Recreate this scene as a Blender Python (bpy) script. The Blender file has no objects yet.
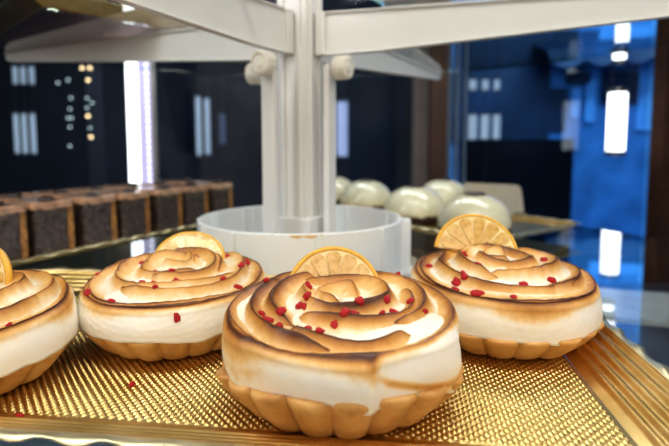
import bpy, bmesh, math, random
import numpy as np
from mathutils import Vector, Matrix, noise as mnoise
from mathutils.bvhtree import BVHTree
PI = math.pi
R = math.radians
rnd = random.Random(7)
scene = bpy.context.scene
COL = scene.collection

# ------------------------------------------------------------------ helpers
def tag(o, label=None, cat=None, group=None, kind=None):
    if label: o['label'] = label
    if cat: o['category'] = cat
    if group: o['group'] = group
    if kind: o['kind'] = kind
    return o

def empty(name, loc=(0, 0, 0), rz=0.0):
    o = bpy.data.objects.new(name, None)
    o.empty_display_size = 0.01
    o.location = loc
    o.rotation_euler = (0, 0, rz)
    COL.objects.link(o)
    return o

def mesh_obj(name, verts, faces, mat, parent=None, smooth=True, loc=None, rot=None):
    me = bpy.data.meshes.new(name)
    me.from_pydata([tuple(map(float, v)) for v in verts], [], [tuple(map(int, f)) for f in faces])
    me.update()
    if smooth:
        me.polygons.foreach_set('use_smooth', [True] * len(me.polygons))
    if mat: me.materials.append(mat)
    o = bpy.data.objects.new(name, me)
    COL.objects.link(o)
    if parent: o.parent = parent
    if loc: o.location = loc
    if rot: o.rotation_euler = rot
    return o

def bm_obj(name, bm, mat, parent=None, smooth=False, loc=None, rot=None, bevel=0):
    bmesh.ops.recalc_face_normals(bm, faces=bm.faces[:])
    me = bpy.data.meshes.new(name)
    bm.to_mesh(me); bm.free()
    if smooth:
        me.polygons.foreach_set('use_smooth', [True] * len(me.polygons))
    if mat: me.materials.append(mat)
    o = bpy.data.objects.new(name, me)
    COL.objects.link(o)
    if parent: o.parent = parent
    if loc: o.location = loc
    if rot: o.rotation_euler = rot
    if bevel:
        m = o.modifiers.new('bevel', 'BEVEL'); m.width = bevel; m.segments = 3
        m.limit_method = 'ANGLE'; m.angle_limit = R(35)
        m.harden_normals = False
    return o

def add_box(bm, cx, cy, cz, sx, sy, sz, M=None):
    mat = Matrix.Translation((cx, cy, cz)) @ Matrix.Diagonal((sx, sy, sz, 1))
    if M is not None: mat = M @ mat
    return bmesh.ops.create_cube(bm, size=1, matrix=mat)['verts']

def add_cyl(bm, r1, r2, h, M, seg=32, cap=True):
    return bmesh.ops.create_cone(bm, cap_ends=cap, segments=seg, radius1=r1, radius2=r2, depth=h, matrix=M)['verts']

def add_prism(bm, poly, y0, y1, M=None):
    """poly in (x,z); extruded along y"""
    a = [bm.verts.new((p[0], y0, p[1])) for p in poly]
    b = [bm.verts.new((p[0], y1, p[1])) for p in poly]
    n = len(poly)
    bm.faces.new(a); bm.faces.new(b[::-1])
    for i in range(n):
        bm.faces.new((a[i], b[i], b[(i + 1) % n], a[(i + 1) % n]))
    if M is not None: bmesh.ops.transform(bm, matrix=M, verts=a + b)
    return a + b

def lathe(profile, seg=64, rfun=None, close=False):
    v = []; f = []
    n = len(profile)
    for i in range(seg):
        a = 2 * PI * i / seg
        for j, (r, z) in enumerate(profile):
            rr, zz = (r, z) if rfun is None else rfun(r, z, a, j)
            v.append((rr * math.cos(a), rr * math.sin(a), zz))
    for i in range(seg):
        k = (i + 1) % seg
        for j in range(n - 1):
            f.append((i * n + j, k * n + j, k * n + j + 1, i * n + j + 1))
        if close:
            f.append((i * n + n - 1, k * n + n - 1, k * n, i * n))
    return v, f

def copy_tree(o, parent=None):
    c = o.copy(); COL.objects.link(c); c.parent = parent
    for ch in list(o.children): copy_tree(ch, c)
    return c

# ------------------------------------------------------------------ materials
class NT:
    def __init__(s, name):
        s.m = bpy.data.materials.new(name); s.m.use_nodes = True
        s.t = s.m.node_tree; s.n = s.t.nodes; s.l = s.t.links
        s.b = s.n['Principled BSDF']; s.out = s.n['Material Output']
    def node(s, t, **k):
        n = s.n.new(t)
        for a, v in k.items():
            if hasattr(n, a): setattr(n, a, v)
            else: n.inputs[a].default_value = v
        return n
    def link(s, a, b): s.l.new(a, b)
    def noise(s, scale, detail=4, rough=.55, dist=0, stretch=None):
        tc = s.node('ShaderNodeTexCoord')
        n = s.node('ShaderNodeTexNoise'); n.inputs['Scale'].default_value = scale
        n.inputs['Detail'].default_value = detail; n.inputs['Roughness'].default_value = rough
        n.inputs['Distortion'].default_value = dist
        if stretch:
            mp = s.node('ShaderNodeMapping'); mp.inputs['Scale'].default_value = stretch
            s.link(tc.outputs['Object'], mp.inputs['Vector']); s.link(mp.outputs[0], n.inputs['Vector'])
        else: s.link(tc.outputs['Object'], n.inputs['Vector'])
        return n
    def ramp(s, fac, stops):
        r = s.node('ShaderNodeValToRGB')
        e = r.color_ramp.elements
        while len(e) < len(stops): e.new(.5)
        for el, (p, c) in zip(e, stops):
            el.position = p; el.color = (*c, 1)
        s.link(fac, r.inputs[0]); return r
    def bump(s, h, strength, dist):
        b = s.node('ShaderNodeBump'); b.inputs['Strength'].default_value = strength
        b.inputs['Distance'].default_value = dist
        s.link(h, b.inputs['Height']); s.link(b.outputs[0], s.b.inputs['Normal']); return b

def simple(name, col, rough=.5, metal=0, spec=.5, var=.12, scale=40, bump=0, bdist=.0005, coat=0, sss=0, sssr=(1, .5, .3), emit=None, es=0):
    m = NT(name); b = m.b
    n = m.noise(scale)
    lo = tuple(c * (1 - var) for c in col); hi = tuple(min(1, c * (1 + var)) for c in col)
    r = m.ramp(n.outputs['Fac'], [(.3, lo), (.7, hi)])
    m.link(r.outputs[0], b.inputs['Base Color'])
    b.inputs['Roughness'].default_value = rough; b.inputs['Metallic'].default_value = metal
    b.inputs['Specular IOR Level'].default_value = spec
    b.inputs['Coat Weight'].default_value = coat; b.inputs['Coat Roughness'].default_value = .08
    if sss:
        b.inputs['Subsurface Weight'].default_value = sss
        b.inputs['Subsurface Radius'].default_value = sssr; b.inputs['Subsurface Scale'].default_value = .004
    if bump: m.bump(n.outputs['Fac'], bump, bdist)
    if emit:
        b.inputs['Emission Color'].default_value = (*emit, 1); b.inputs['Emission Strength'].default_value = es
    return m.m

def emis(name, col, s, bands=0):
    m = NT(name)
    m.b.inputs['Base Color'].default_value = (*col, 1)
    m.b.inputs['Emission Color'].default_value = (*col, 1)
    m.b.inputs['Emission Strength'].default_value = s
    n = m.noise(30, 2)
    mr = m.node('ShaderNodeMapRange'); mr.inputs['To Min'].default_value = s * .85; mr.inputs['To Max'].default_value = s * 1.1
    m.link(n.outputs['Fac'], mr.inputs['Value']); m.link(mr.outputs[0], m.b.inputs['Emission Strength'])
    return m.m

def glass(name, tint, gloss=(1, 1, 1), ior=1.45, rough=.01, boost=1.0):
    m = NT(name)
    tr = m.node('ShaderNodeBsdfTransparent'); tr.inputs[0].default_value = (*tint, 1)
    gl = m.node('ShaderNodeBsdfGlossy'); gl.inputs[0].default_value = (*gloss, 1); gl.inputs['Roughness'].default_value = rough
    ge = m.node('ShaderNodeNewGeometry')
    dt = m.node('ShaderNodeVectorMath', operation='DOT_PRODUCT')
    m.link(ge.outputs['Normal'], dt.inputs[0]); m.link(ge.outputs['Incoming'], dt.inputs[1])
    ab = m.node('ShaderNodeMath', operation='ABSOLUTE'); m.link(dt.outputs['Value'], ab.inputs[0])
    om = m.node('ShaderNodeMath', operation='SUBTRACT'); om.inputs[0].default_value = 1; m.link(ab.outputs[0], om.inputs[1])
    pw = m.node('ShaderNodeMath', operation='POWER'); m.link(om.outputs[0], pw.inputs[0]); pw.inputs[1].default_value = 4.2
    f0 = ((ior - 1) / (ior + 1)) ** 2 * 1.8
    mu = m.node('ShaderNodeMath', operation='MULTIPLY_ADD', use_clamp=True)
    mu.inputs[1].default_value = (1 - f0) * boost; mu.inputs[2].default_value = f0
    m.link(pw.outputs[0], mu.inputs[0])
    mx = m.node('ShaderNodeMixShader')
    m.link(mu.outputs[0], mx.inputs[0]); m.link(tr.outputs[0], mx.inputs[1]); m.link(gl.outputs[0], mx.inputs[2])
    m.link(mx.outputs[0], m.out.inputs[0])
    return m.m

def meringue_mat():
    m = NT('torched_meringue'); b = m.b
    at = m.node('ShaderNodeAttribute'); at.attribute_name = 'toast'
    n1 = m.noise(260, 5, .6)
    n2 = m.noise(60, 3)
    a = m.node('ShaderNodeMath', operation='MULTIPLY_ADD'); a.inputs[1].default_value = .22
    m.link(n1.outputs['Fac'], a.inputs[0]); m.link(at.outputs['Fac'], a.inputs[2])
    a2 = m.node('ShaderNodeMath', operation='MULTIPLY_ADD'); a2.inputs[1].default_value = .25
    m.link(n2.outputs['Fac'], a2.inputs[0]); m.link(a.outputs[0], a2.inputs[2])
    a3 = m.node('ShaderNodeMath', operation='SUBTRACT', use_clamp=True); a3.inputs[1].default_value = .235
    m.link(a2.outputs[0], a3.inputs[0])
    r = m.ramp(a3.outputs[0], [(0.0, (.86, .81, .72)), (.10, (.85, .76, .60)), (.26, (.76, .48, .19)),
                               (.44, (.56, .27, .065)), (.64, (.31, .115, .025)), (.85, (.09, .028, .010))])
    m.link(r.outputs[0], b.inputs['Base Color'])
    b.inputs['Roughness'].default_value = .42
    b.inputs['Specular IOR Level'].default_value = .42
    b.inputs['Subsurface Weight'].default_value = .15
    b.inputs['Subsurface Radius'].default_value = (1, .7, .45); b.inputs['Subsurface Scale'].default_value = .002
    n3 = m.noise(900, 3)
    m.bump(n3.outputs['Fac'], .12, .0004)
    return m.m

def crust_mat():
    m = NT('shortcrust_pastry'); b = m.b
    n1 = m.noise(90, 5, .6)
    r = m.ramp(n1.outputs['Fac'], [(.25, (.42, .19, .05)), (.5, (.60, .32, .10)), (.75, (.70, .43, .17))])
    m.link(r.outputs[0], b.inputs['Base Color'])
    b.inputs['Roughness'].default_value = .5
    b.inputs['Subsurface Weight'].default_value = .08; b.inputs['Subsurface Scale'].default_value = .002
    n3 = m.noise(700, 4)
    m.bump(n3.outputs['Fac'], .3, .0006)
    return m.m

def gold_mat(name='gold_foil', c1=(.58, .41, .15), c2=(.74, .55, .24), rough=.32):
    m = NT(name); b = m.b
    n1 = m.noise(60, 3)
    r = m.ramp(n1.outputs['Fac'], [(.3, c1), (.7, c2)])
    m.link(r.outputs[0], b.inputs['Base Color'])
    b.inputs['Metallic'].default_value = 1
    b.inputs['Roughness'].default_value = rough
    n3 = m.noise(1200, 2); m.bump(n3.outputs['Fac'], .08, .0003)
    return m.m

M_mer = meringue_mat(); M_crust = crust_mat()
M_gold = gold_mat(); M_gold_side = gold_mat('gold_foil_border', (.58, .37, .11), (.80, .56, .24), .36)
M_rim = gold_mat('pale_gold_rim', (.78, .64, .36), (.92, .80, .52), .34)
M_copper = gold_mat('rosy_gold', (.42, .22, .19), (.55, .30, .26), .3)
def flesh_mat():
    m = NT('lemon_flesh'); b = m.b
    n1 = m.noise(300, 4, .6)
    r = m.ramp(n1.outputs['Fac'], [(.25, (.46, .24, .05)), (.5, (.66, .40, .12)), (.78, (.82, .60, .28))])
    m.link(r.outputs[0], b.inputs['Base Color'])
    b.inputs['Roughness'].default_value = .18; b.inputs['Coat Weight'].default_value = .5
    b.inputs['Subsurface Weight'].default_value = .35; b.inputs['Subsurface Scale'].default_value = .004
    b.inputs['Subsurface Radius'].default_value = (1, .6, .2)
    m.bump(n1.outputs['Fac'], .4, .0008)
    return m.m
M_flesh = flesh_mat()
M_pith = simple('lemon_pith', (.88, .66, .33), .35, var=.1, scale=200, sss=.3, sssr=(1, .7, .3))
M_rind = simple('lemon_rind', (.76, .42, .06), .35, var=.15, scale=300, bump=.2)
M_rasp = simple('dried_raspberry', (.52, .012, .02), .45, var=.45, scale=500, bump=.6, bdist=.0006)
M_plastic = simple('white_plastic', (.70, .685, .66), .38, var=.03, scale=12)
M_plastic_ring = simple('white_ring_plastic', (.78, .79, .79), .3, var=.03, scale=12, sss=.1)
M_stain = simple('amber_stain', (.62, .42, .18), .5)
M_screw = simple('cream_plastic', (.80, .76, .68), .42, var=.08, scale=80)
M_hole = simple('dark_socket', (.10, .09, .08), .6)
M_glass = glass('clear_glass', (.88, .93, .92), ior=1.65, boost=1.05)
M_glass_up = glass('shelf_glass', (.88, .93, .92), ior=1.45)
M_edge = simple('teal_glass_edge', (.02, .20, .20), .1, spec=.8, var=.1, emit=(.03, .35, .33), es=.3)  # edge glows by itself, light put into the teal material
M_edge2 = glass('glass_edge_clear', (.45, .70, .68), ior=1.5)
M_pane = glass('window_glass', (.75, .83, .92), ior=1.3)
M_acet = glass('acetate', (.96, .95, .93), ior=1.35, rough=.06)
M_choc = simple('chocolate_sponge', (.085, .060, .054), .5, var=.75, scale=220, bump=1, bdist=.003, coat=.35)
M_caramel = simple('amber_caramel', (.38, .18, .05), .22, var=.75, scale=90, bump=.5, bdist=.001, coat=.5)
M_glaze = simple('caramel_glaze', (.58, .35, .23), .12, var=.35, scale=120, bump=.4, bdist=.001, coat=.6)
M_dchoc = simple('dark_chocolate', (.03, .013, .009), .3, var=.3, scale=200, coat=.3)
M_dome = simple('ivory_glaze', (.74, .70, .51), .16, var=.05, scale=30, coat=.6, spec=.5)
M_crumb = simple('chocolate_crumb', (.035, .012, .010), .6, var=.6, scale=500, bump=.9, bdist=.002)
M_card = simple('cream_card', (.42, .38, .31), .6, var=.05)
M_dark = simple('charcoal_wall', (.040, .043, .048), .7, var=.5, scale=1.2)
M_darkbrown = simple('umber_panel', (.11, .085, .07), .6, var=.4, scale=3)
M_darkblue = simple('navy_panel', (.012, .022, .038), .35, var=.4, scale=2)
M_floor = simple('slate_floor', (.05, .055, .06), .4, var=.3, scale=3)
M_case = simple('case_floor', (.20, .26, .33), .25, var=.25, scale=8)
M_ceil = simple('grey_ceiling', (.10, .10, .11), .8, var=.1)
M_wood = simple('walnut_wood', (.115, .052, .028), .45, var=.35, scale=9)
M_beige = simple('taupe_trim', (.23, .19, .165), .55, var=.1)
M_alu = simple('grey_aluminium', (.28, .29, .30), .35, metal=.6)
M_bframe = simple('steel_blue_frame', (.20, .30, .42), .4, var=.2, scale=5)
M_led = emis('led_white', (.90, .95, 1.0), 3)
M_ledstrip = emis('led_strip', (.62, .58, .86), .42)
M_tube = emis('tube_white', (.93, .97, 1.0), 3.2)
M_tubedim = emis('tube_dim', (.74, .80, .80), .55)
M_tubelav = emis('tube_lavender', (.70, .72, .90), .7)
M_bulbw = emis('bulb_warm', (1, .62, .28), 7)
M_bulbc = emis('bulb_cool', (.8, .85, .72), 2.6)
M_spot = emis('bulb_bright', (1, .93, .62), 9)

# ------------------------------------------------------------------ camera
CAM_H = .097
cam = bpy.data.cameras.new('camera'); co = bpy.data.objects.new('camera', cam); COL.objects.link(co)
co.location = (0, 0, CAM_H); co.rotation_euler = (R(85), 0, 0)
cam.sensor_width = 36; cam.lens = 505 / 669 * 36; cam.shift_y = -36 / 669
cam.clip_start = .005; cam.clip_end = 60
cam.dof.use_dof = True; cam.dof.focus_distance = .20; cam.dof.aperture_fstop = 9.5
scene.camera = co

# ------------------------------------------------------------------ embossed pastry trays
def make_tray(name, corner, ang, length, width, bord=.023, pitch=.0025, perdiv=8, rise=.008, floor_mat=None):
    """corner = one inner corner; local +x runs along ang for length, +y for width. floor top at z=0"""
    root = empty(name, (corner[0], corner[1], 0), ang)
    L, W = length, width
    # embossed floor
    step = pitch / perdiv
    nx = int(L / step) + 1; ny = int(W / step) + 1
    X, Y = np.meshgrid(np.linspace(0, L, nx), np.linspace(0, W, ny))
    u = (X * .72 + Y * .69) / pitch * PI; v = (-X * .69 + Y * .72) / pitch * PI
    edge = np.minimum(np.minimum(X, L - X), np.minimum(Y, W - Y))
    k = np.clip((edge - .001) / .001, 0, 1)
    Z = (np.abs(np.sin(u) * np.sin(v)) ** 1.15) * pitch * .36 * k - pitch * .36
    V = np.stack([X.ravel(), Y.ravel(), Z.ravel()], 1)
    idx = np.arange(nx * ny).reshape(ny, nx)
    F = np.stack([idx[:-1, :-1].ravel(), idx[:-1, 1:].ravel(), idx[1:, 1:].ravel(), idx[1:, :-1].ravel()], 1)
    me = bpy.data.meshes.new('embossed_floor')
    me.vertices.add(len(V)); me.vertices.foreach_set('co', V.ravel())
    me.loops.add(F.size); me.loops.foreach_set('vertex_index', F.ravel().astype(np.int32))
    me.polygons.add(len(F)); me.polygons.foreach_set('loop_start', np.arange(0, F.size, 4, dtype=np.int32))
    me.update(calc_edges=True); me.validate()
    me.polygons.foreach_set('use_smooth', [True] * len(me.polygons))
    me.materials.append(floor_mat or M_gold)
    o = bpy.data.objects.new('embossed_floor', me); COL.objects.link(o); o.parent = root
    # perimeter path with rounded corners
    def loops(ds, zfun, jit=None):
        pts = []
        n_e = 90; n_c = 12
        verts = []; rows = 0
        for d in ds:
            row = []
            s = 0
            corners = [((0, 0), PI), ((L, 0), 1.5 * PI), ((L, W), 0), ((0, W), .5 * PI)]
            for ci in range(4):
                (px, py), a0 = corners[ci]
                for j in range(n_c + 1):
                    a = a0 + (PI / 2) * j / n_c
                    row.append((px, py, math.cos(a), math.sin(a), d))
                (qx, qy), _ = corners[(ci + 1) % 4]
                a = a0 + PI / 2
                for j in range(1, n_e):
                    t = j / n_e
                    row.append((px + (qx - px) * t, py + (qy - py) * t, math.cos(a), math.sin(a), d))
            verts.append(row)
        n = len(verts[0]); out = []
        # arclength (at mid offset)
        per = [0]
        for i in range(1, n):
            a = verts[0][i - 1]; b = verts[0][i]
            ax, ay = a[0] + a[2] * bord, a[1] + a[3] * bord; bx_, by_ = b[0] + b[2] * bord, b[1] + b[3] * bord
            per.append(per[-1] + math.hypot(ax - bx_, ay - by_))
        tot = per[-1] + .001
        nw = round(tot / .020)
        for row in verts:
            for i, (px, py, nx_, ny_, d) in enumerate(row):
                ph = 2 * PI * nw * per[i] / tot
                dd, z = zfun(d, ph)
                out.append((px + nx_ * dd, py + ny_ * dd, z))
        fs = []
        for r_ in range(len(verts) - 1):
            for i in range(n):
                k2 = (i + 1) % n
                fs.append((r_ * n + i, r_ * n + k2, (r_ + 1) * n + k2, (r_ + 1) * n + i))
        return out, fs
    NR = 46
    def prof(d, ph):
        t = d / bord
        z = -.0006 + rise * (t ** 1.15)
        if t > .16: z += .0011 * (math.sin((t - .16) / .84 * PI * 4.5) ** 2)
        return d, z
    v, f = loops([bord * i / NR for i in range(NR + 1)], prof)
    mesh_obj('fluted_border', v, f, M_gold_side, root)
    def rimf(d, ph):
        t = (d - bord) / .004
        sc = .0016 * (abs(math.sin(ph / 2)) - .3)
        dd = bord + t * (.004 + sc * 1.2)
        return dd, rise + .0004 + .0008 * math.sin(t * PI) + .0009 * t * math.sin(ph)
    v, f = loops([bord + .004 * i / 8 for i in range(9)], rimf)
    o = mesh_obj('scalloped_rim', v, f, M_rim, root)
    sm = o.modifiers.new('thick', 'SOLIDIFY'); sm.thickness = .0006; sm.offset = -1
    return root

A = R(-6.5)
ca, sa = math.cos(A), math.sin(A)
# front tray: right inner edge passes (.1056,.2188) & (.095,.154); front inner edge through (.03,.1543)
fr_corner = (.0975 - .31 * ca, .1500 - .31 * sa)
tray = make_tray('pastry_tray', fr_corner, A, .31, .138)
tag(tray, 'gold embossed pastry tray with fluted border under the four meringue tarts', 'tray')
al = math.atan2(.884, .468)
t2 = make_tray('pastry_tray', (-.2484 - .11 * .468 - .012 * .884 + .012 * -.0, .3796 - .11 * .884 + .012 * .468), al, .41, .14, bord=.006, rise=.004, perdiv=3, pitch=.004)
tag(t2, 'gold pastry tray under the wrapped chocolate cakes at the left', 'tray')
be = math.atan2(.59, .81)
t3 = make_tray('pastry_tray', (.147, .487), be, .155, .40, bord=.007, rise=.004, perdiv=3, pitch=.004)
tag(t3, 'gold pastry tray under the ivory glazed domes at the right', 'tray')

# ------------------------------------------------------------------ meringue tarts
def vnoise(x, y, z=0.0):
    return mnoise.noise(Vector((x, y, z)))

def np_noise(TH, RR, seed, fr):
    """cheap smooth pseudo noise from sines"""
    rs = np.random.RandomState(seed); out = np.zeros_like(TH)
    X = RR * np.cos(TH); Y = RR * np.sin(TH)
    for i in range(9):
        a = rs.uniform(0, 2 * PI); k = fr * rs.uniform(.5, 1.6)
        out += np.sin(k * (X * math.cos(a) + Y * math.sin(a)) + rs.uniform(0, 6.28))
    return out / 4.5

def build_tart(name, loc, rz, seed, arcs, seam=None, RM=.0447, wall_h=.0310, dome=.0100, cz=.7, tilt=.07, lk=.80, bts=1.0, ct=0.0, rsc=1.0, wr=(1.020, -.036), sc=1.0, wall_toast=None, lab=''):
    root = empty(name, (loc[0], loc[1], .0002), rz)
    # ---- crust
    NF = 19
    prof = [(0.0, 0.0), (.020, 0.0), (.031, 0.0), (.0335, .0006), (.0352, .0022), (.0375, .0055), (.0400, .0095), (.0424, .0130),
            (.0440, .0152), (.0443, .0165), (.0438, .0173), (.0425, .0173), (.041, .0165), (.036, .016)]
    rs = random.Random(seed)
    lob = [rs.uniform(.7, 1.25) for _ in range(NF)]
    def rf(r, z, a, j):
        cf = cz * (1 - ct * (1 + math.sin(a + rz)) / 2)
        if r < .025 or j >= 11: return r * sc * rsc, z * sc * cf
        t = (a / (2 * PI) * NF) % NF
        k = int(t); fr = t - k
        s = (math.sin(PI * fr)) ** .55
        amp = .0044 * lob[k] * (1.0 - .35 * abs(z - .01) / .01)
        rr = r - .0026 + amp * s
        zz = z + (.0011 * vnoise(math.cos(a) * 3 + seed, math.sin(a) * 3) + .0006 * (s - .5)) * (z / .02) * 1.2
        return rr * sc * rsc, zz * sc * cf
    v, f = lathe(prof, 19 * 16, rf)
    crust = mesh_obj('fluted_crust', v, f, M_crust, root)
    # ---- meringue
    NT_, NW, NR = 440, 26, 190
    th = np.linspace(0, 2 * PI, NT_, endpoint=False)
    # wall
    nz = np_noise(th[None, :] * 1.0, np.ones((1, NT_)) * 1.0, seed, 6)[0]
    nz2 = np_noise(th, np.ones(NT_), seed + 5, 17)
    zb = .0163 * cz * (1 - ct * (1 + np.sin(th + rz)) / 2) + .0010 * nz + .0006 * nz2
    ztop = wall_h + .0008 * np_noise(th, np.ones(NT_), seed + 9, 2.5) + tilt * RM * np.sin(th + rz)
    # radial folding
    fold = np.zeros(NT_)
    if seam is not None:
        for (sa_, amp, wdt) in seam:
            dd = (th - sa_ + PI) % (2 * PI) - PI
            fold += amp * np.where(dd < 0, np.exp(-(dd / wdt) ** 2), np.exp(-(dd / .06) ** 2))
            zb -= .0035 * np.exp(-(dd / (.20)) ** 2)
    rows_r = []; rows_z = []; rows_t = []; rows_th = []
    for i in range(NW):
        t = i / (NW - 1)
        zz = zb + (ztop - zb) * t
        rr = RM * (wr[0] + wr[1] * t) + .0009 * math.sin(PI * min(1, t * 1.3)) + fold * (.4 + .6 * math.sin(PI * min(1, .15 + t * .7))) \
            + .0004 * np_noise(th, np.ones(NT_) * (1 + t * .4), seed + 3, 9) + .00007 * np_noise(th, np.ones(NT_) * (1 + t * .7), seed + 4, 38) - .0022 * max(0, t - .86) / .14 * (1 if t > .86 else 0)
        if i == 0: rr = rr - .004
        if i == 1: zz = zb + .0001; rr = rr + .0002
        rows_r.append(rr); rows_z.append(zz); rows_th.append(th)
        wt = np.clip((t - .60 + .22 * np_noise(th, np.ones(NT_) * (1 + t * .5), seed + 11, 4)) / .5, 0, 1) * .52
        if wall_toast is not None:
            wt = wt + wall_toast(th, t)
        else: wt = wt
        wt = wt + .45 * np.exp(-((1 - t) / .045) ** 2)
        rows_t.append(wt)
    # top
    r1 = np.linspace(.945, 0.0, NR)
    TH, RR = np.meshgrid(th, r1)
    H = np.full_like(TH, wall_h - .0065); own = np.zeros_like(TH) ; tt = np.zeros_like(TH)
    jit = .022 * np_noise(TH, RR, seed + 21, 5)
    def put(rk, Hk, act, wo, wi, depth, bt, H, tt):
        d = RR + jit - rk
        do = depth * (1 - np.exp(-(np.maximum(d, 0) / wo) ** 1.35))
        di = depth * (1 - np.exp(-(np.maximum(-d, 0) / wi) ** 1.1))
        dr = np.where(d > 0, do, di)
        z = np.where(act, Hk - dr, -1)
        line = np.exp(-(d / .0095) ** 2)
        rel = 1 - dr / depth
        t_ = bt * 1.15 * rel ** np.where(d > 0, 1.3, .75) + (lk * line) * np.clip(bt * 1.5, 0, 1)
        m = z > H
        return np.where(m, z, H), np.where(m, t_, tt)
    one = np.ones_like(TH, bool)
    # outer rim
    H, tt = put(np.full_like(TH, .945), (ztop[None, :] + .0004 - tilt * RM * np.sin(th + rz)[None, :]) * np.ones_like(TH), one, .07, .085, .0050, .50, H, tt)
    for (a0, span, ra, rb, hk, bt) in arcs:
        dth = (TH - a0) % (2 * PI)
        for wrap in (0, 2 * PI):
            q = (dth + wrap) / span
            act = (q <= 1.0)
            ends = np.clip(np.minimum(q, 1 - q) / .16, 0, 1)
            ends = ends * ends * (3 - 2 * ends)
            rk = ra + (rb - ra) * q + .02 * np.sin(q * 7 + a0)
            Hk = wall_h + hk + .0009 * np.sin(q * 9 + a0 * 3) - .0052 * (1 - ends)
            H, tt = put(rk, Hk, act, .075, .085, .0058, bts * bt * (.55 + .45 * ends), H, tt)
    H = H + dome * (1 - np.clip(RR / .945, 0, 1) ** 2.8)
    H = H + tilt * RM * RR * np.sin(TH + rz)
    # patchy torch
    tt = tt * (.98 + .45 * np_noise(TH, RR, seed + 31, 7)) + .05
    tt = np.clip(tt, 0, .95)
    H = H + .00025 * np_noise(TH, RR, seed + 41, 40)
    lean = 1 + .05 * np.clip(tt, 0, .6) * np.clip(RR / .5, 0, 1) * np.clip((.93 - RR) / .2, 0, 1)
    r_top = RR * RM * lean
    for i in range(NR):
        rows_r.append(r_top[i]); rows_z.append(H[i]); rows_t.append(tt[i]); rows_th.append(th)
    # slight polar smoothing of height to avoid hard creases
    Rr = np.array(rows_r); Zz = np.array(rows_z); Tt = np.array(rows_t)
    Zs = Zz.copy(); 
    for _ in range(2):
        Zs[NW + 1:-1] = (Zs[NW:-2] + 2 * Zs[NW + 1:-1] + Zs[NW + 2:]) / 4
        Zs = (np.roll(Zs, 1, 1) + 2 * Zs + np.roll(Zs, -1, 1)) / 4
    Zz = Zs
    Xc = Rr * np.cos(th)[None, :] * sc; Yc = Rr * np.sin(th)[None, :] * sc; Zc = Zz * sc
    V = np.stack([Xc.ravel(), Yc.ravel(), Zc.ravel()], 1)
    nrow = Rr.shape[0]
    idx = np.arange(nrow * NT_).reshape(nrow, NT_)
    nxt = np.roll(idx, -1, 1)
    F = np.stack([idx[:-1].ravel(), nxt[:-1].ravel(), nxt[1:].ravel(), idx[1:].ravel()], 1)
    me = bpy.data.meshes.new('torched_meringue')
    me.vertices.add(len(V)); me.vertices.foreach_set('co', V.ravel())
    me.loops.add(F.size); me.loops.foreach_set('vertex_index', F.ravel().astype(np.int32))
    me.polygons.add(len(F)); me.polygons.foreach_set('loop_start', np.arange(0, F.size, 4, dtype=np.int32))
    me.update(calc_edges=True)
    me.polygons.foreach_set('use_smooth', [True] * len(me.polygons))
    at = me.attributes.new('toast', 'FLOAT', 'POINT'); at.data.foreach_set('value', Tt.ravel().astype(np.float32))
    me.materials.append(M_mer)
    o = bpy.data.objects.new('torched_meringue', me); COL.objects.link(o); o.parent = root
    # world space BVH for scattering crumbs
    M = Matrix.Translation((loc[0], loc[1], .0002)) @ Matrix.Rotation(rz, 4, 'Z')
    Mn = np.array(M)
    Vw = V @ Mn[:3, :3].T + Mn[:3, 3]
    bvh = BVHTree.FromPolygons([tuple(p) for p in Vw], [tuple(int(i) for i in q) for q in F])
    return root, bvh

def spiral_arcs(seed, n=9, r0=.10, dr=.092, da=2.35, span=3.9):
    rs = random.Random(seed); out = []
    for k in range(n):
        a0 = k * da + rs.uniform(-.35, .35)
        ra = r0 + dr * k + rs.uniform(-.01, .01)
        if ra > .84: break
        out.append((a0, span * rs.uniform(.85, 1.15) if k else 4.6, ra, ra + .125, .0012 - .0012 * ra + rs.uniform(-.0008, .0008), rs.uniform(.42, .62)))
    return out

# front tart is less regular: a rosette with a folded outer petal
arcs3 = [(0.3, 4.8, .15, .22, .0016, .55), (2.4, 4.2, .28, .42, .0026, .72), (5.6, 3.4, .38, .48, .0012, .60),
         (1.2, 3.0, .50, .60, .0022, .74), (3.7, 3.2, .48, .62, .0008, .48), (5.2, 2.6, .62, .74, .0012, .50), (0.2, 2.7, .66, .78, .0012, .55),
         (2.3, 2.4, .70, .82, .0016, .62), (4.0, 1.5, .72, .80, .0004, .45)]
def front_wall_toast(th, t):
    a = (th + PI) % (2 * PI) - PI
    left = .22 * np.exp(-((a - R(-145)) / .5) ** 2) * max(0, 1 - abs(t - .45) / .5)
    inside = 1 / (1 + np.exp(-(a - R(-76)) / .03)) * 1 / (1 + np.exp((a - R(-28)) / .08))
    q = np.clip((a - R(-76)) / R(48), 0, 1)
    band = .42 * np.exp(-((t - (.62 - .50 * np.sin(q * PI * .8) ** .8)) / .10) ** 2) * inside
    clear = -.40 * inside * np.clip((t - .45) / .3, 0, 1)
    seam_ = .22 * np.exp(-((a - R(-79)) / .03) ** 2) * max(0, t - .3)
    return left + band + clear + seam_ + .28 * np.exp(-((a - R(-12)) / .35) ** 2) * max(0, 1 - abs(t - .3) / .4)
T3, bvh3 = build_tart('meringue_tart', (.0025, .1915), 0, 3, arcs3, seam=[(R(-80), .0034, .40), (R(-30), .0022, .35), (R(-140), .0014, .4)],
                      wall_h=.0350, dome=.0045, sc=1.0, cz=1.09, ct=.75, rsc=1.045, wr=(.968, .040), lk=.42, wall_toast=front_wall_toast)
tag(T3, 'torched meringue tart with folded petals at the front centre of the gold tray', 'tart')
T4, bvh4 = build_tart('meringue_tart', (.0848, .2530), R(35), 8, spiral_arcs(12), sc=1.03, wall_h=.0310, dome=.0085, cz=.72, rsc=1.035, wr=(1.004, -.020), lk=.72)
tag(T4, 'torched meringue tart with rose spiral beside the right border of the gold tray', 'tart')
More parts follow.
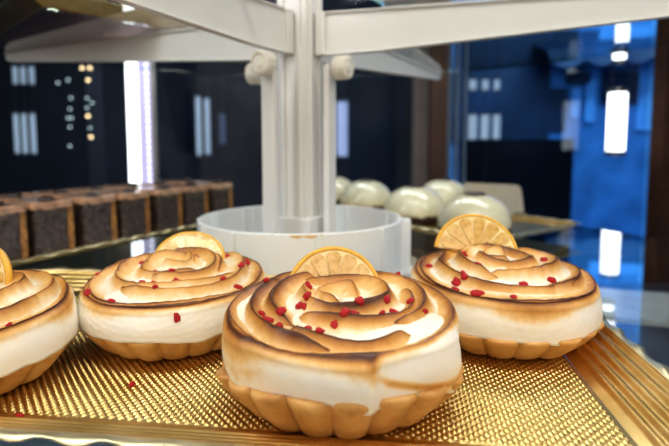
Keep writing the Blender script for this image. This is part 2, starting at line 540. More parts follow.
T2, bvh2 = build_tart('meringue_tart', (-.0795, .2500), R(200), 14, spiral_arcs(25, da=2.2, span=4.4), wall_h=.0305, dome=.0080, cz=.80, lk=.62, bts=.72)
tag(T2, 'torched meringue tart behind the front tart with a red crumb stuck on its side', 'tart')
T1, bvh1 = build_tart('meringue_tart', (-.1565, .2020), R(80), 21, spiral_arcs(31), wall_h=.0310, dome=.0080, cz=.80, lk=.55, bts=.75)
tag(T1, 'torched meringue tart cut off by the left edge of the photo', 'tart')

# ------------------------------------------------------------------ lemon half slices
def lemon(label, loc, rz, tilt, roll, rad=.020, arc=180):
    root = empty('lemon_slice', loc)
    root.rotation_euler = (Matrix.Rotation(rz, 3, 'Z') @ Matrix.Rotation(tilt, 3, 'X') @ Matrix.Rotation(roll, 3, 'Y')).to_euler()
    tag(root, label, 'lemon slice', 'lemon half slices on the tarts')
    TH = .0030
    n = 48
    # slightly curled slab: y displacement as function of x,z
    def curl(x, z): return .0014 * math.sin(x / rad * 2.2) + .0012 * (z / rad) ** 2
    def slab(name, outer_pts, mat, th, off=0.0):
        bm = bmesh.new()
        a = [bm.verts.new((x, -th / 2 - off, z)) for x, z in outer_pts]
        bm.faces.new(a)
        r = bmesh.ops.extrude_face_region(bm, geom=bm.faces[:])
        vs = [g for g in r['geom'] if isinstance(g, bmesh.types.BMVert)]
        bmesh.ops.translate(bm, vec=(0, th + 2 * off, 0), verts=vs)
        bmesh.ops.triangulate(bm, faces=[f for f in bm.faces if len(f.verts) > 4])
        for v in bm.verts: v.co.y += curl(v.co.x, v.co.z)
        return bm_obj(name, bm, mat, root, smooth=False, bevel=.0003)
    pith = [(rad * .94 * math.cos(a), rad * .94 * math.sin(a)) for a in [R(arc) * i / n for i in range(n + 1)]]
    slab('pith', pith, M_pith, TH)
    ring = [(rad * math.cos(R(arc) * i / n), rad * math.sin(R(arc) * i / n)) for i in range(n + 1)] + \
           [(rad * .925 * math.cos(R(arc) * i / n), rad * .925 * math.sin(R(arc) * i / n)) for i in range(n, -1, -1)]
    # rind as quads
    bm = bmesh.new()
    N = n + 1
    vo = [[bm.verts.new((rad * k * math.cos(R(arc) * i / n), s * (TH / 2 + .0001) + curl(rad * k * math.cos(R(arc) * i / n), rad * k * math.sin(R(arc) * i / n)),
                         rad * k * math.sin(R(arc) * i / n))) for i in range(N)] for (k, s) in ((.925, -1), (1.0, -1), (1.02, 0), (1.0, 1), (.925, 1))]
    for j in range(5):
        a, b = vo[j], vo[(j + 1) % 5]
        for i in range(n): bm.faces.new((a[i], a[i + 1], b[i + 1], b[i]))
    bm_obj('rind', bm, M_rind, root, smooth=True)
    # segments
    K = 7
    for k in range(K):
        a0 = R(arc) * k / K + .035; a1 = R(arc) * (k + 1) / K - .035
        am = (a0 + a1) / 2
        pts = []
        r0 = rad * .10; r1_ = rad * .90
        for i in range(9):
            a = a0 + (a1 - a0) * i / 8
            e = 1 - .10 * abs((i - 4) / 4) ** 4
            pts.append((r1_ * e * math.cos(a), r1_ * e * math.sin(a)))
        pts.append((r0 * math.cos(am + .25), r0 * math.sin(am + .25)))
        pts.append((r0 * math.cos(am - .25), r0 * math.sin(am - .25)))
        slab('flesh_segment', pts, M_flesh, TH, .00035)
    return root
lemon('lemon half slice standing upright on the front centre tart', (.0000, .2120, .0320), R(4), R(-16), 0, .0205)
lemon('lemon half slice standing on the tart beside the right tray border', (.0775, .2720, .0365), R(-6), R(-24), R(8), .0225)
lemon('lemon half slice leaning back on the tart with a crumb on its side', (-.0792, .2690, .0325), R(-4), R(-42), R(-3), .0195)
lemon('lemon half slice on the tart at the left edge of the photo', (-.1615, .2200, .0345), R(-10), R(-14), 0, .0185)

# ------------------------------------------------------------------ raspberry crumbs
def crumb_mesh(seed):
    bm = bmesh.new()
    bmesh.ops.create_icosphere(bm, subdivisions=2, radius=1)
    for v in bm.verts:
        n = mnoise.noise(v.co * 1.7 + Vector((seed * 3.1, 0, 0)))
        n2 = mnoise.noise(v.co * 4 + Vector((0, seed * 2.1, 0)))
        v.co *= 1 + .5 * n + .22 * n2
        v.co.z *= .62
    me = bpy.data.meshes.new('raspberry_crumb'); bm.to_mesh(me); bm.free()
    me.polygons.foreach_set('use_smooth', [True] * len(me.polygons))
    me.materials.append(M_rasp); return me
CR = [crumb_mesh(i) for i in range(6)]
def crumb(p, nrm, s, label, group=None, stretch=1.0):
    o = bpy.data.objects.new('raspberry_crumb', rnd.choice(CR)); COL.objects.link(o)
    q = Vector(nrm).to_track_quat('Z', 'Y')
    o.rotation_euler = (q.to_matrix() @ Matrix.Rotation(rnd.uniform(0, 6.28), 3, 'Z')).to_euler()
    o.location = Vector(p) + Vector(nrm) * s * .22
    o.scale = (s * rnd.uniform(.9, 1.4) * stretch, s * rnd.uniform(.7, 1.0), s)
    tag(o, label, 'raspberry crumb', group); return o

CP_T3 = [(-0.0301, 0.2081), (-0.0281, 0.2037), (-0.0105, 0.1927), (-0.0125, 0.1820), (-0.0099, 0.1832), (-0.0268, 0.1793), (-0.0230, 0.1699), (-0.0189, 0.1736), (-0.0190, 0.1675), (-0.0090, 0.1661), (-0.0050, 0.1592), (0.0000, 0.1669), (0.0036, 0.1684), (0.0068, 0.1702), (0.0091, 0.1756), (0.0165, 0.1707), (0.0214, 0.1769), (0.0190, 0.1802), (0.0287, 0.1854), (0.0330, 0.1800), (0.0288, 0.2230), (-0.0035, 0.2037), (-0.0112, 0.1810)]
CP_T2 = [(-0.1204, 0.2527), (-0.1126, 0.2258), (-0.0975, 0.2152), (-0.0995, 0.2563), (-0.0794, 0.2185), (-0.0871, 0.2232), (-0.0817, 0.2231), (-0.0761, 0.2317), (-0.0735, 0.2289), (-0.0710, 0.2250), (-0.0680, 0.2280), (-0.0722, 0.2591), (-0.0522, 0.2318), (-0.0457, 0.2341), (-0.0854, 0.2367), (-0.0598, 0.2739), (-0.0458, 0.2594), (-0.0465, 0.2494)]
CP_T4 = [(0.0672, 0.2900), (0.0673, 0.2587), (0.0799, 0.2771), (0.0618, 0.2380), (0.0574, 0.2319), (0.0604, 0.2306), (0.0693, 0.2392), (0.0548, 0.2250), (0.0630, 0.2213), (0.0636, 0.2187), (0.0782, 0.2157), (0.0864, 0.2254), (0.1005, 0.2295), (0.1072, 0.2540), (0.1111, 0.2844), (0.1049, 0.2887), (0.0493, 0.2589), (0.0656, 0.2212)]

LB = {'T3': ('raspberry crumb on the front centre tart', 'raspberry crumbs on the front centre tart', bvh3),
      'T2': ('raspberry crumb on top of the tart behind the front one, left', 'raspberry crumbs on the back left tart', bvh2),
      'T4': ('raspberry crumb on the tart at the right of the gold tray', 'raspberry crumbs on the right tart', bvh4)}
for key, pts in (('T3', CP_T3), ('T2', CP_T2), ('T4', CP_T4)):
    lb, gr, bv = LB[key]
    for (x, y) in pts:
        loc, nrm, idx_, d_ = bv.ray_cast(Vector((x, y, .2)), Vector((0, 0, -1)))
        if loc is None: continue
        crumb(loc, nrm, rnd.uniform(.0011, .0019) * (1.15 if key == 'T3' else 1.2), lb, gr)
loc, nrm, i_, d_ = bvh2.ray_cast(Vector((-.0665, .15, .0235)), Vector((0, 1, 0)))
if loc is not None:
    c_ = crumb(loc, nrm, .0013, 'raspberry crumb stuck upright on the white side of the back left tart')
    c_.rotation_euler = (0, R(-12), 0); c_.scale = (.0013, .0011, .0040)
crumb((-.0813, .1950, .0001), (0, 0, 1), .0014, 'raspberry crumb on the gold tray against the back left tart')
crumb((-.1122, .1717, .0001), (0, 0, 1), .0014, 'raspberry crumb lying alone on the gold tray at the left')
loc, nrm, i_, d_ = bvh1.ray_cast(Vector((-.1215, .1835, .2)), Vector((0, 0, -1)))
if loc is not None:
    crumb(loc, nrm, .0014, 'raspberry crumb on the tart cut off by the left edge')

# ------------------------------------------------------------------ rotating display stand
HX, HY = -.028, .417
GZ = -.012
st = empty('rotating_display_stand', (HX, HY, GZ), 0)
tag(st, 'white plastic rotating display stand with four brackets and a round base cup', 'display stand')
def lz(z): return z - GZ
ANG = [R(-15), R(-124), R(153), R(62)]
# column: square with grooved faces
bm = bmesh.new()
Mr = Matrix.Rotation(R(-27), 4, 'Z')
add_box(bm, 0, 0, .27, .0265, .0265, .54, Mr)
for k in range(4):
    Mk = Matrix.Rotation(R(-27 + 90 * k), 4, 'Z')
    add_box(bm, .0135, .0075, .27, .0045, .0035, .54, Mk)
    add_box(bm, .0135, -.0075, .27, .0045, .0035, .54, Mk)
bm_obj('centre_column', bm, M_plastic, st, bevel=.0006)
# socket collar
bm = bmesh.new()
add_box(bm, 0, 0, .0245, .038, .038, .049, Mr)
bm_obj('collar', bm, M_plastic, st, bevel=.001)
RAD = [.0275, .0365, .030, .030]
LEGA = [R(-28), R(-126), R(158), R(62)]
for i, a in enumerate(ANG):
    Ma = Matrix.Rotation(a, 4, 'Z')
    Ml = Matrix.Rotation(LEGA[i], 4, 'Z')
    bm = bmesh.new()
    add_box(bm, RAD[i], 0, .0855, .005, .0125, .171 - .002, Ml)
    if i > 1: add_box(bm, RAD[i] - .009, 0, .0855, .014, .003, .165, Ml)
    bm_obj('bracket_leg', bm, M_plastic, st, bevel=.0007)
    bm = bmesh.new()
    top = lz(.200); bot = lz(.1665)
    add_prism(bm, [(.015, bot), (.06, bot + .0012), (.385, top - .010), (.395, top - .008), (.395, top), (.015, top)], -.0014, .0014, Ma)
    # bottom flange
    add_prism(bm, [(.015, bot - .0004), (.06, bot + .0008), (.385, top - .0104), (.385, top - .0094), (.06, bot + .0022), (.015, bot + .001)], -.0034, .0034, Ma)
    add_prism(bm, [(.015, top - .0012), (.395, top - .0012), (.395, top), (.015, top)], -.0034, .0034, Ma)
    add_box(bm, .018, 0, (top + bot) / 2, .008, .010, top - bot, Ma)
    bm_obj('bracket_arm', bm, M_plastic, st, bevel=.0004)
    # knob
    kz = lz(.155)
    kr = RAD[i] + .012
    Mk = Matrix.Rotation(LEGA[i] + (R(6) if i == 1 else 0), 4, 'Z') @ Matrix.Translation((kr, 0, kz)) @ Matrix.Rotation(PI / 2, 4, 'Y')
    prof = [(0, -.0065), (.0078, -.0065), (.0086, -.0058), (.0086, .0035), (.0080, .0050), (.0062, .0056), (.0056, .0044), (.0040, .0044), (.0036, .0060), (.0020, .0062), (0, .0060)]
    def rf(r, z, a_, j):
        if j in (1, 2, 3, 4): r = r + .0006 * max(-1, min(1, 2.5 * math.sin(a_ * 20)))
        return r, z
    v, f = lathe(prof, 240, rf)
    ko = mesh_obj('screw_knob', [Mk @ Vector(q) for q in v], f, M_screw, st, smooth=False)
# base cup
bm = bmesh.new()
NS = 96
RO, RI = .0835, .0808
def ringv(r, z, amp=0):
    return [bm.verts.new((r * math.cos(2 * PI * i / NS), r * math.sin(2 * PI * i / NS), z)) for i in range(NS)]
L_ = [ringv(RI, .002), ringv(RI, .0475), ringv(RI + .0006, .0482), ringv(RO - .0006, .0482), ringv(RO, .0475), ringv(RO, .006), ringv(RO + .002, .005), ringv(RO + .002, 0), ringv(RI, 0)]
for a_, b_ in zip(L_, L_[1:] + L_[:1]):
    for i in range(NS):
        k = (i + 1) % NS
        bm.faces.new((a_[i], a_[k], b_[k], b_[i]))
for deg in (-8, -2, 22, 60, 100, 128, 136, 174, 182, 215, 240, 282, 318):
    Md = Matrix.Rotation(R(deg), 4, 'Z')
    add_box(bm, RO + .0008, 0, .024, .003, .0022, .046, Md)
    add_box(bm, RI - .0008, 0, .024, .002, .0020, .046, Md)
bm_obj('base_cup', bm, M_plastic_ring, st, bevel=.0003)
bm = bmesh.new()
Md = Matrix.Rotation(R(-5), 4, 'Z')
add_box(bm, RO + .003, -.006, .0235, .008, .002, .047, Md); add_box(bm, RO + .003, .006, .0235, .008, .002, .047, Md)
add_box(bm, RO + .007, 0, .004, .010, .018, .004, Md)
bm_obj('side_clip', bm, M_plastic_ring, st, bevel=.0003)
# floor of the cup
bm = bmesh.new(); add_cyl(bm, RI, RI, .003, Matrix.Translation((0, 0, .0035)), 64)
bm_obj('cup_floor', bm, M_plastic, st)
# amber stain on rim (a thin smear hugging the outside of the front rim)
v = []; f = []
for i in range(25):
    t = i / 24; a_ = R(-92 + 16 * t)
    w = .0022 * (abs(math.sin(t * 7.3)) ** .6) * math.sin(PI * t) ** .3 + .0002
    for z_ in (.0474, .0474 - w):
        v.append(((RO + .0001) * math.cos(a_), (RO + .0001) * math.sin(a_), z_))
for i in range(24): f.append((2 * i, 2 * i + 1, 2 * i + 3, 2 * i + 2))
mesh_obj('amber_stain', v, f, M_stain, st)

# ------------------------------------------------------------------ glass shelves
def disc(name, z0, th, ro, ri, label, mat, side):
    root = empty(name, (HX, HY, z0)); N = 160
    v = []; f = []
    zs_ = th if side > 0 else 0
    for r_, z_ in ((ri, zs_), (ro - .0006, zs_)):
        v += [(r_ * math.cos(2 * PI * i / N), r_ * math.sin(2 * PI * i / N), z_) for i in range(N)]
    for j in (0,):
        for i in range(N):
            k = (i + 1) % N; f.append((j * N + i, j * N + k, (j + 1) * N + k, (j + 1) * N + i))
    mesh_obj('glass_plate', v, f, mat, root, smooth=False)
    v = []; f = []
    for r_, z_ in ((ro - .0006, 0), (ro, th * .3), (ro, th * .7), (ro - .0006, th)):
        v += [(r_ * math.cos(2 * PI * i / N), r_ * math.sin(2 * PI * i / N), z_) for i in range(N)]
    for j in range(3):
        for i in range(N):
            k = (i + 1) % N; f.append((j * N + i, j * N + k, (j + 1) * N + k, (j + 1) * N + i))
    mesh_obj('outer_edge', v, f, M_edge2, root)
    v = []; f = []
    for z_ in (0, th):
        v += [(ri * math.cos(2 * PI * i / N), ri * math.sin(2 * PI * i / N), z_) for i in range(N)]
    for i in range(N):
        k = (i + 1) % N; f.append((i, k, N + k, N + i))
    mesh_obj('inner_edge', v, f, M_edge, root)
    tag(root, label, 'glass shelf')
disc('round_glass_shelf', GZ - .0053, .005, .425, .03, 'lower round glass shelf carrying the white stand cup and gold trays', M_glass, 1)
disc('round_glass_shelf', .2003, .005, .40, .068, 'upper round glass shelf resting on the white bracket arms', M_glass_up, -1)
# lower glass ledge seen through the shelf
bm = bmesh.new()
d = Vector((.0437 * 1.8, -.0127 * 1.8, 0)).normalized(); n_ = Vector((-d.y, d.x, 0))
p0 = Vector((.3615, .673, -.100))
root = empty('lower_glass_ledge', p0); root.rotation_euler = (0, 0, math.atan2(d.y, d.x))
bm = bmesh.new(); add_box(bm, 0, -.062, -.003, 1.1, .123, .006)
bm_obj('glass_plate', bm, simple('frosted_ledge', (.62, .66, .67), .25, var=.1), root)
bm = bmesh.new(); add_box(bm, 0, .0005, -.003, 1.1, .0012, .006)
bm_obj('glass_edge', bm, M_edge, root)
tag(root, 'straight glass ledge with teal edge below the lower round shelf at the right', 'glass shelf')

# ------------------------------------------------------------------ chocolate cakes
def cake():
    root = empty('chocolate_cake')
    w, dp, h = .0350, .046, .046
    bm = bmesh.new(); bmesh.ops.create_grid(bm, x_segments=1, y_segments=1, size=.5); bm.free()
    bm = bmesh.new()
    add_box(bm, -.001, 0, h / 2 - .001, w - .006, dp, h - .004)
    bmesh.ops.subdivide_edges(bm, edges=bm.edges[:], cuts=9, use_grid_fill=True)
    for v_ in bm.verts:
        n = mnoise.noise(v_.co * 160); v_.co.y += .0012 * n * (1 if v_.co.y > 0 else -1); v_.co.x += .0007 * n
    bm_obj('sponge', bm, M_choc, root, smooth=True, bevel=.003)
    bm = bmesh.new()
    add_box(bm, w / 2 - .0018, 0, h / 2 - .001, .0050, dp * .985, h - .003)
    bmesh.ops.subdivide_edges(bm, edges=bm.edges[:], cuts=7, use_grid_fill=True)
    for v_ in bm.verts:
        n = mnoise.noise(v_.co * 220 + Vector((5, 0, 0))); v_.co.x += .0022 * n; v_.co.y += .0016 * n
    bm_obj('caramel_layer', bm, M_caramel, root, smooth=True)
    bm = bmesh.new()
    add_box(bm, 0, 0, h - .0010, w + .0003, dp + .001, .0052)
    bmesh.ops.subdivide_edges(bm, edges=bm.edges[:], cuts=9, use_grid_fill=True)
    for v_ in bm.verts:
        n = mnoise.noise(v_.co * 150 + Vector((0, 9, 0)))
        if v_.co.z < h - .002: v_.co.z -= .0045 * max(0, n + .1)
        else: v_.co.z += .001 * n
    bm_obj('caramel_glaze', bm, M_glaze, root, smooth=True)
    v, f = lathe([(0, 0), (.0055, 0), (.0062, .001), (.006, .0035), (.003, .0048), (0, .005)], 24,
                 lambda r, z, a, j: (r * (1 + .12 * math.sin(3 * a)), z))
    mesh_obj('chocolate_drop', v, f, M_dchoc, root, loc=(0, -dp / 2 + .008, h + .0012))
    bm = bmesh.new()
    hh = h + .0035; q = dp / 2 + .0012; ww = w / 2 + .0006
    P = [(-ww, -q), (ww, -q), (ww, q), (-ww, q)]
    a_ = [bm.verts.new((x, y, .0003)) for x, y in P]; b_ = [bm.verts.new((x, y, hh)) for x, y in P]
    for i in range(4): bm.faces.new((a_[i], a_[(i + 1) % 4], b_[(i + 1) % 4], b_[i]))
    bm_obj('acetate_wrap', bm, M_acet, root)
    return root
dirv = Vector((.468, .884, 0)); nv = Vector((-.884, .468, 0))
base = Vector((-.2484, .3796, 0)) + nv * .010
cks = [.003 - .041, .003, .0440, .0882, .1286, .1740, .2155, .2600]
words = ['cut off by the left edge', 'second from the left edge', 'third from the left edge', 'fourth along the row', 'below the bright light strip', 'right of the light strip',
         'second from the right end of the row', 'at its right end by the white cup']
proto = cake()
for row in (0, 1):
    for i, s_ in enumerate(cks):
        o = proto if (row == 0 and i == 0) else copy_tree(proto)
        p = base + dirv * (s_ + row * .003) + nv * (.024 + row * .052)
        o.location = (p.x, p.y, .0); o.rotation_euler = (0, 0, al + rnd.uniform(-.03, .03))
        if row == 0:
            tag(o, 'wrapped dark chocolate cake in the front row, ' + words[i], 'cake', 'front row of wrapped chocolate cakes')
        else:
            tag(o, 'wrapped chocolate cake in the rear row, only its glazed top showing', 'cake', 'rear row of wrapped chocolate cakes')

# ------------------------------------------------------------------ ivory domes
def dome():
    root = empty('glazed_dome_cake')
    Rd = .0385
    pr = [(Rd * .99, .0085), (Rd * 1.005, .011)] + [(Rd * math.cos(t) ** .92, .012 + .0315 * math.sin(t)) for t in [PI / 2 * i / 18 for i in range(1, 18)]] + [(0.0001, .0435)]
    def rf(r, z, a, j):
        if j < 2: z = z + .0022 * mnoise.noise(Vector((math.cos(a) * 3, math.sin(a) * 3, 0))) + (.0012 * math.sin(a * 9) if j == 0 else 0)
        return r, z
    v, f = lathe(pr, 96, rf)
    mesh_obj('ivory_glaze', v, f, M_dome, root)
    pr = [(.0001, .0002), (Rd * .96, .0002), (Rd * 1.0, .002), (Rd * .995, .009), (Rd * .97, .0125), (.03, .0125)]
    v, f = lathe(pr, 96, lambda r, z, a, j: (r + (.0010 * mnoise.noise(Vector((math.cos(a) * 14, math.sin(a) * 14, z * 300))) if j > 0 else 0), z))
    mesh_obj('chocolate_base', v, f, M_crumb, root)
    v, f = lathe([(0.0001, -.0012), (.011, -.0022), (.0115, -.001), (.010, .0006), (0.0001, .0010)], 32)
    mesh_obj('chocolate_disc', v, f, M_dchoc, root, loc=(0, -.002, .0437))
    return root
dp_ = dome()
DL = [((.1490, .5350), 'ivory glazed dome cake nearest, behind the lemon slice of the right tart'),
      ((.1005, .6300), 'ivory glazed dome cake second in the row, above the white cup clip'),
      ((.0460, .7300), 'ivory glazed dome cake third in the row, right of the white column'),
      ((-.0020, .8150), 'ivory glazed dome cake mostly hidden behind the white column'),
      ((.1620, .7450), 'ivory glazed dome cake in the rear row between the two nearest domes')]
for i, ((x, y), lb) in enumerate(DL):
    o = dp_ if i == 0 else copy_tree(dp_)
    o.location = (x, y, 0); tag(o, lb, 'dome cake', 'ivory glazed dome cakes')
# card
bm = bmesh.new()
pts = [(-.042, 0), (.044, 0), (.041, .034), (.036, .039), (-.040, .043), (-.043, .038)]
add_prism(bm, pts, -.001, .001)
add_prism(bm, [(-.030, 0), (.030, 0), (.030, .004), (-.030, .004)], .001, .02)
tag(bm_obj('price_card', bm, M_card, None, loc=(.2200, .6900, .0), rot=(R(-8), 0, R(8)), bevel=.0008), 'blank cream card standing behind the nearest ivory dome', 'card')

# ------------------------------------------------------------------ upper tray
ut = make_tray('upper_pastry_tray', (-.240, .428), R(45), .14, .26, bord=.016, perdiv=2, pitch=.005, floor_mat=M_copper)
ut.location.z = .2085
tag(ut, 'rosy gold pastry tray on the upper glass shelf, seen from below at top left', 'tray')

# ------------------------------------------------------------------ room
def box(name, c, s, mat, kind=None, rz=0, label=None, cat=None, group=None, bevel=0):
    bm = bmesh.new(); add_box(bm, 0, 0, 0, *s)
    o = bm_obj(name, bm, mat, None, loc=c, rot=(0, 0, rz), bevel=bevel)
    return tag(o, label, cat, group, kind)
box('floor', (0, 2.2, -1.02), (9, 9, .04), M_floor, 'structure')
box('ceiling', (0, .6, 1.72), (9, 6, .04), M_ceil, 'structure')
box('wall_left', (-3.2, 1, .35), (.05, 6, 2.8), M_dark, 'structure')
box('wall_back', (-1.28, 3.3, .35), (3.80, .05, 2.8), M_dark, 'structure')
box('wall_front', (0, -1.8, .35), (6.4, .05, 2.8), simple('cream_wall', (.55, .52, .48), .8, var=.05), 'structure')
# facing of back wall: darker / browner panels
for i, (x, w, m_, zc, h_) in enumerate([(-1.52, .10, M_alu, .35, 2.5), (-.93, .05, M_darkblue, .35, 2.5), (-.55, .60, M_darkbrown, .30, 2.4), (.22, .28, M_darkblue, .35, 2.5)]):
    box('trim_%d' % (i + 1), (x, 3.25, zc), (w, .04, h_), m_, 'structure')

# cabinet behind: window frame posts
box('trim_5', (.243 , 1.42, .28), (.036, .03, 2.8), M_beige, 'structure')
box('trim_6', (.226, 1.405, .28), (.020, .03, 2.8), M_beige, 'structure')
box('trim_7', (.281, 1.40, .28), (.045, .06, 2.8), M_wood, 'structure')
box('trim_8', (.972, 1.40, .28), (.165, .06, 2.8), M_wood, 'structure')
for i, (x, w) in enumerate([(.316, .018), (.342, .008), (.365, .006)]):
    box('trim_%d' % (9 + i), (x, 1.43, .28), (w, .02, 2.8), M_bframe, 'structure')
box('window_1', (.62, 1.46, .28), (.55, .006, 2.6), M_pane, 'structure')
w2 = box('window_2', (-.60, 1.05, .28), (1.55, .006, 1.4), M_pane, 'structure', rz=R(8)); w2.rotation_euler.x = R(22)
# dark cupboard outside the case
cb = box('dark_cupboard', (.645, 1.85, -.20), (.30, .35, .62), M_darkblue, None, 0, 'black cupboard standing low beyond the ivory domes', 'cupboard', bevel=.01)

# ------------------------------------------------------------------ lights that can be seen, and stand-ins for mirrored ones
def tube(name, x, y, z0, z1, r, mat, label, group=None, cat='light reflection'):  # added glowing tube standing in for a light mirrored in the glass
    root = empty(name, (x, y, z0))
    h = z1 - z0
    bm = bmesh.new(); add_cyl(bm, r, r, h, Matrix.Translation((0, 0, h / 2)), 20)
    bm_obj('reflection_tube', bm, mat, root, smooth=False)
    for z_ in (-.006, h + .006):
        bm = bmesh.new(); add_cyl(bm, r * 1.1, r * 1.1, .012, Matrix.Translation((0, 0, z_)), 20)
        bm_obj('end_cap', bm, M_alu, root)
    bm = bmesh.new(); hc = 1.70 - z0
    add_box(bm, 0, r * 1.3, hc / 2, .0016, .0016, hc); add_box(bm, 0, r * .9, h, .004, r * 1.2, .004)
    bm_obj('added_cable', bm, M_alu, root)  # invented suspension, added to carry the stand-in tube
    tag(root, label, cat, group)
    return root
# LED corner strip at the left
root = empty('led_light_strip', (-.354, .93, -.15), R(12))
bm = bmesh.new(); add_box(bm, -.0135, 0, .55, .018, .006, 1.1); bm_obj('bright_diffuser', bm, M_led, root)
bm = bmesh.new(); add_box(bm, .0075, .002, .55, .022, .006, 1.1); bm_obj('lavender_diffuser', bm, M_ledstrip, root)
bm = bmesh.new(); add_box(bm, .023, .004, .55, .008, .012, 1.1); add_box(bm, 0, .009, .55, .05, .006, 1.1); bm_obj('metal_channel', bm, M_alu, root)
v = []; f = []
bm = bmesh.new()
for i in range(90): add_box(bm, .0125, -.0015, .006 + i * .0122, .003, .003, .004)
o_ = bm_obj('diode_row', bm, M_led, root)
tag(root, 'bright white vertical light strip behind the chocolate cakes', 'light strip')

def mirrored_tube(x, y, z0, z1, r, mat, label, group=None):
    return tube('reflected_tube', x, y, z0, z1, r, mat, label, group)
mirrored_tube(0.7374, 1.330, 0.0756, 0.2261, 0.0223, M_tube, 'brightest white strip reflection in the blue window at the right, longest one')  # added tubes for the case light strip mirrored in the window
mirrored_tube(0.7415, 1.330, 0.3535, 0.4114, 0.0156, M_tube, 'short white strip reflection at the top of the blue window')
mirrored_tube(0.7369, 1.330, 0.3104, 0.3256, 0.0148, M_tube, 'smallest white strip reflection just above the longest one')
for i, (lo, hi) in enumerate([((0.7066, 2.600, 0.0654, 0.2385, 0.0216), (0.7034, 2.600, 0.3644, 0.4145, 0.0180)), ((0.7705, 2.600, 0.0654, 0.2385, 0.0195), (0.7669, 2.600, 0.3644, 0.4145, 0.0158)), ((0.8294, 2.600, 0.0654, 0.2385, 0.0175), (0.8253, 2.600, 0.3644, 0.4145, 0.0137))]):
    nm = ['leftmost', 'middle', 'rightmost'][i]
    mirrored_tube(*lo, M_tubedim, nm + ' of three lower dim tube reflections in the dark window by the wooden post', 'lower trio of dim reflections')
    mirrored_tube(*hi, M_tubedim, nm + ' of three short dim tube reflections above the lower trio', 'upper trio of dim reflections')
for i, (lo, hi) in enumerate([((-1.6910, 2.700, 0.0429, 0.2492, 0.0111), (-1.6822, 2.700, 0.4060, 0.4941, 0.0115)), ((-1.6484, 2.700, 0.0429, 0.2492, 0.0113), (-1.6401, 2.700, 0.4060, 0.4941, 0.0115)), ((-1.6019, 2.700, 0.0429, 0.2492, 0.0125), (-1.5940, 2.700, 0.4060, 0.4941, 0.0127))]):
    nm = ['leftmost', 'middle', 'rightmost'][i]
    mirrored_tube(*lo, M_tubedim, nm + ' of three dim tube reflections at the far left', 'left trio of reflections')
    mirrored_tube(*hi, M_tubedim, nm + ' of three short dim tube reflections just under the left bracket arm', 'left upper trio of reflections')
mirrored_tube(-0.7222, 2.700, 0.0322, 0.3382, 0.0129, M_tubedim, 'left one of two dim tube reflections between light strip and column', 'pair of dim reflections')
mirrored_tube(-0.6745, 2.700, 0.0376, 0.3278, 0.0133, M_tubedim, 'right one of two dim tube reflections between light strip and column', 'pair of dim reflections')
mirrored_tube(0.0383, 2.500, 0.0321, 0.2961, 0.0266, M_tubelav, 'pale lavender tube reflection just right of the white column')
mirrored_tube(-0.5951, 2.700, 0.0960, 0.2439, 0.0148, simple('faint_tube', (.16, .17, .22), .5, emit=(.3, .32, .4), es=.3), 'faint grey tube reflection nearest the white column on its left')
# strings of small lamps
def bulb(x, z, mat, r, label, group):
    y = 2.55
    root = empty('string_lamp', (x, y, z))
    bm = bmesh.new(); bmesh.ops.create_icosphere(bm, subdivisions=2, radius=r)
    bm_obj('bulb', bm, mat, root, smooth=True)
    bm = bmesh.new(); add_cyl(bm, r * .5, r * .5, r * 1.2, Matrix.Translation((0, 0, r * 1.3)), 12)
    bm_obj('socket', bm, M_alu, root)
    tag(root, label, 'lamp', group)
for x, z in [(-1.2540, 0.4672), (-1.2143, 0.4672), (-1.2267, 0.4084), (-1.2343, 0.2308), (-1.2237, 0.1261)]:
    bulb(x, z, M_bulbw, .0075, 'small warm glowing string lamp left of the bright light strip', 'warm string lamps')
for x, z in [(-1.3767, 0.3937), (-1.3262, 0.4084), (-1.3153, 0.3199), (-1.3228, 0.2655), (-1.3349, 0.2208), (-1.3173, 0.2208), (-1.3269, 0.1761), (-1.3312, 0.0810), (-1.2355, 0.3199), (-1.2116, 0.2952), (-1.2376, 0.2704), (-1.2268, 0.1711)]:
    bulb(x, z, M_bulbc, .0055, 'small dim pale string lamp at the left of the warm ones', 'dim string lamps')
x, y, z = -1.3039, 2.4, 0.6914
root = empty('spot_lamp', (x, y, z))
bm = bmesh.new(); bmesh.ops.create_icosphere(bm, subdivisions=2, radius=.022); bm_obj('bulb', bm, M_spot, root, smooth=True)
bm = bmesh.new(); add_cyl(bm, .030, .012, .04, Matrix.Translation((0, .0, .035)), 20); bm_obj('shade', bm, M_alu, root)
tag(root, 'round yellowish spot lamp glowing at the top left', 'lamp')
# slatted vent top left
x, y, z = -1.5236, 2.4, 0.6552
root = empty('ceiling_vent', (x, y, z)); root.rotation_euler = (R(20), R(-14), 0)
for i in range(4):
    bm = bmesh.new(); add_box(bm, 0, 0, .035 - i * .030, .36, .02, .010); bm_obj('slat', bm, M_alu, root)
bm = bmesh.new(); add_box(bm, 0, .03, -.01, .38, .02, .17); bm_obj('vent_back', bm, M_dark, root)
tag(root, 'slatted grey air vent at the top left corner', 'vent')

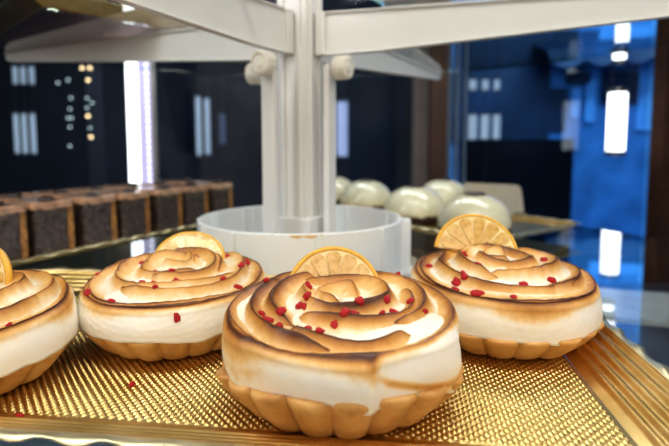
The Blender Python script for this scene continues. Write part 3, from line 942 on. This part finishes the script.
# ------------------------------------------------------------------ case floor and street outside
tag(box('case_floor', (.0, .62, -.30), (2.6, 1.5, .02), M_case, None, 0), 'dark blue grey floor panel of the display case', 'case floor')
M_asph = simple('blue_wet_street', (.10, .34, .55), .35, var=.12, scale=1.5)
M_fac = simple('blue_facade', (.09, .25, .46), .6, var=.35, scale=2.5)
M_facd = simple('facade_dark', (.01, .02, .045), .6, var=.5, scale=2)  # near-black blue for dark windows and awning
M_facl = simple('facade_pale', (.22, .50, .90), .5, var=.3, scale=4)  # paler blue for some of the windows
box('trim_20', (3.4, 5.0, -1.00), (5.2, 7.0, .04), M_asph, 'structure')
def thing_box(name, label, cat, parts, loc, rz=0):
    root = empty(name, loc, rz); tag(root, label, cat)
    for nm, c, s, m, bv in parts:
        bm = bmesh.new(); add_box(bm, 0, 0, 0, *s); bm_obj(nm, bm, m, root, loc=c, bevel=bv)
    return root
# opposite building
bx0 = 5.6
parts = [('facade', (0, 0, 1.4), (5.2, .1, 4.8), M_fac, 0)]
for i, (wx, wz, ww, wh, m_) in enumerate([(0.038, 2.209, 0.497, 0.213, M_facd), (0.536, 1.694, 0.389, 0.346, M_facd), (0.071, 1.802, 0.246, 0.129, M_facd), (-0.172, 1.455, 0.249, 0.479, M_facd), (0.050, 1.532, 0.101, 0.326, M_facl), (0.203, 1.553, 0.108, 0.456, M_facl), (0.814, 1.617, 0.172, 0.758, M_facl), (0.553, 2.219, 0.557, 0.276, M_facl), (-0.824, 1.774, 1.162, 1.293, M_facd)]):
    parts.append(('window' if m_ is M_facd else 'pale_window', (wx, -.07 - .01 * (i % 3), wz), (ww, .04, wh), m_, .0))
sb_ = thing_box('street_building', 'blue lit building across the street seen through the right window', 'building', parts, (2.6, bx0 + .1, -1))
# awning with a wavy edge
v = []; f = []
n = 60
for i in range(n + 1):
    t = i / n; x = 2.15 + 1.55 * t
    zt = 1.02 + .10 * t; zb_ = zt - .12 - .07 * abs(math.sin(t * 14))
    v += [(x, 5.20, zt), (x, 5.12, zb_), (x, 5.585, zt + .14)]
for i in range(n):
    f += [(3 * i, 3 * i + 1, 3 * i + 4, 3 * i + 3), (3 * i, 3 * i + 3, 3 * i + 5, 3 * i + 2)]
mesh_obj('awning', [(a_ - 2.6, b_ - (bx0 + .1), c_ + 1) for a_, b_, c_ in v], f, M_facd, sb_, smooth=False)
# ------------------------------------------------------------------ lighting
def area(name, loc, target, size, power, col, sy=None):
    l = bpy.data.lights.new(name, 'AREA'); l.energy = power; l.color = col; l.size = size
    if sy: l.shape = 'RECTANGLE'; l.size_y = sy
    o = bpy.data.objects.new(name, l); COL.objects.link(o); o.location = loc
    o.rotation_euler = (Vector(target) - Vector(loc)).to_track_quat('-Z', 'Y').to_euler()
    return o
area('case_top_light', (-.02, .12, .62), (0, .25, 0), .55, 2.3, (1, .95, .87), .10)
area('case_left_light', (-.50, .10, .40), (0, .24, 0), .10, 2.0, (.92, .95, 1), .50)
area('case_right_light', (.52, .05, .38), (.05, .25, 0), .10, 1.6, (1, .93, .85), .50)
area('room_fill_light', (0, -.50, .36), (0, .3, 0), .8, 4.2, (1, .90, .77), .6)
area('rear_case_light', (.15, .75, .60), (.0, .58, 0), .8, 3.2, (.95, .97, 1), .12)
area('dusk_fill_high', (2.6, 3.6, 2.6), (2.9, 5.0, -1), 2.5, 210, (.36, .68, 1.0), 2.0)  # blue area light added to tint facade and street like dusk
area('dusk_fill_low', (3.0, 2.4, 1.2), (2.8, 5.0, -.8), 1.0, 35, (.36, .68, 1.0), 1.0)  # second, lower blue light added for the dusk tone
area('shop_light', (-.8, 1.6, 1.5), (-.8, 3.0, 0), 1.2, 16, (.9, .88, 1), .5)

w = bpy.data.worlds.new('dusk'); scene.world = w; w.use_nodes = True
wn = w.node_tree.nodes; wl = w.node_tree.links
sky = wn.new('ShaderNodeTexSky'); sky.sky_type = 'HOSEK_WILKIE' if 'HOSEK_WILKIE' in [i.identifier for i in sky.bl_rna.properties['sky_type'].enum_items] else sky.sky_type
mixn = wn.new('ShaderNodeMixRGB'); mixn.inputs[0].default_value = .85; mixn.inputs[2].default_value = (.12, .26, .55, 1)
wl.new(sky.outputs[0], mixn.inputs[1]); wl.new(mixn.outputs[0], wn['Background'].inputs[0])
wn['Background'].inputs[1].default_value = .35
scene.view_settings.view_transform = 'Standard'
try: scene.view_settings.look = 'Medium High Contrast'
except Exception: scene.view_settings.look = 'None'

scene.view_settings.exposure = -0.16
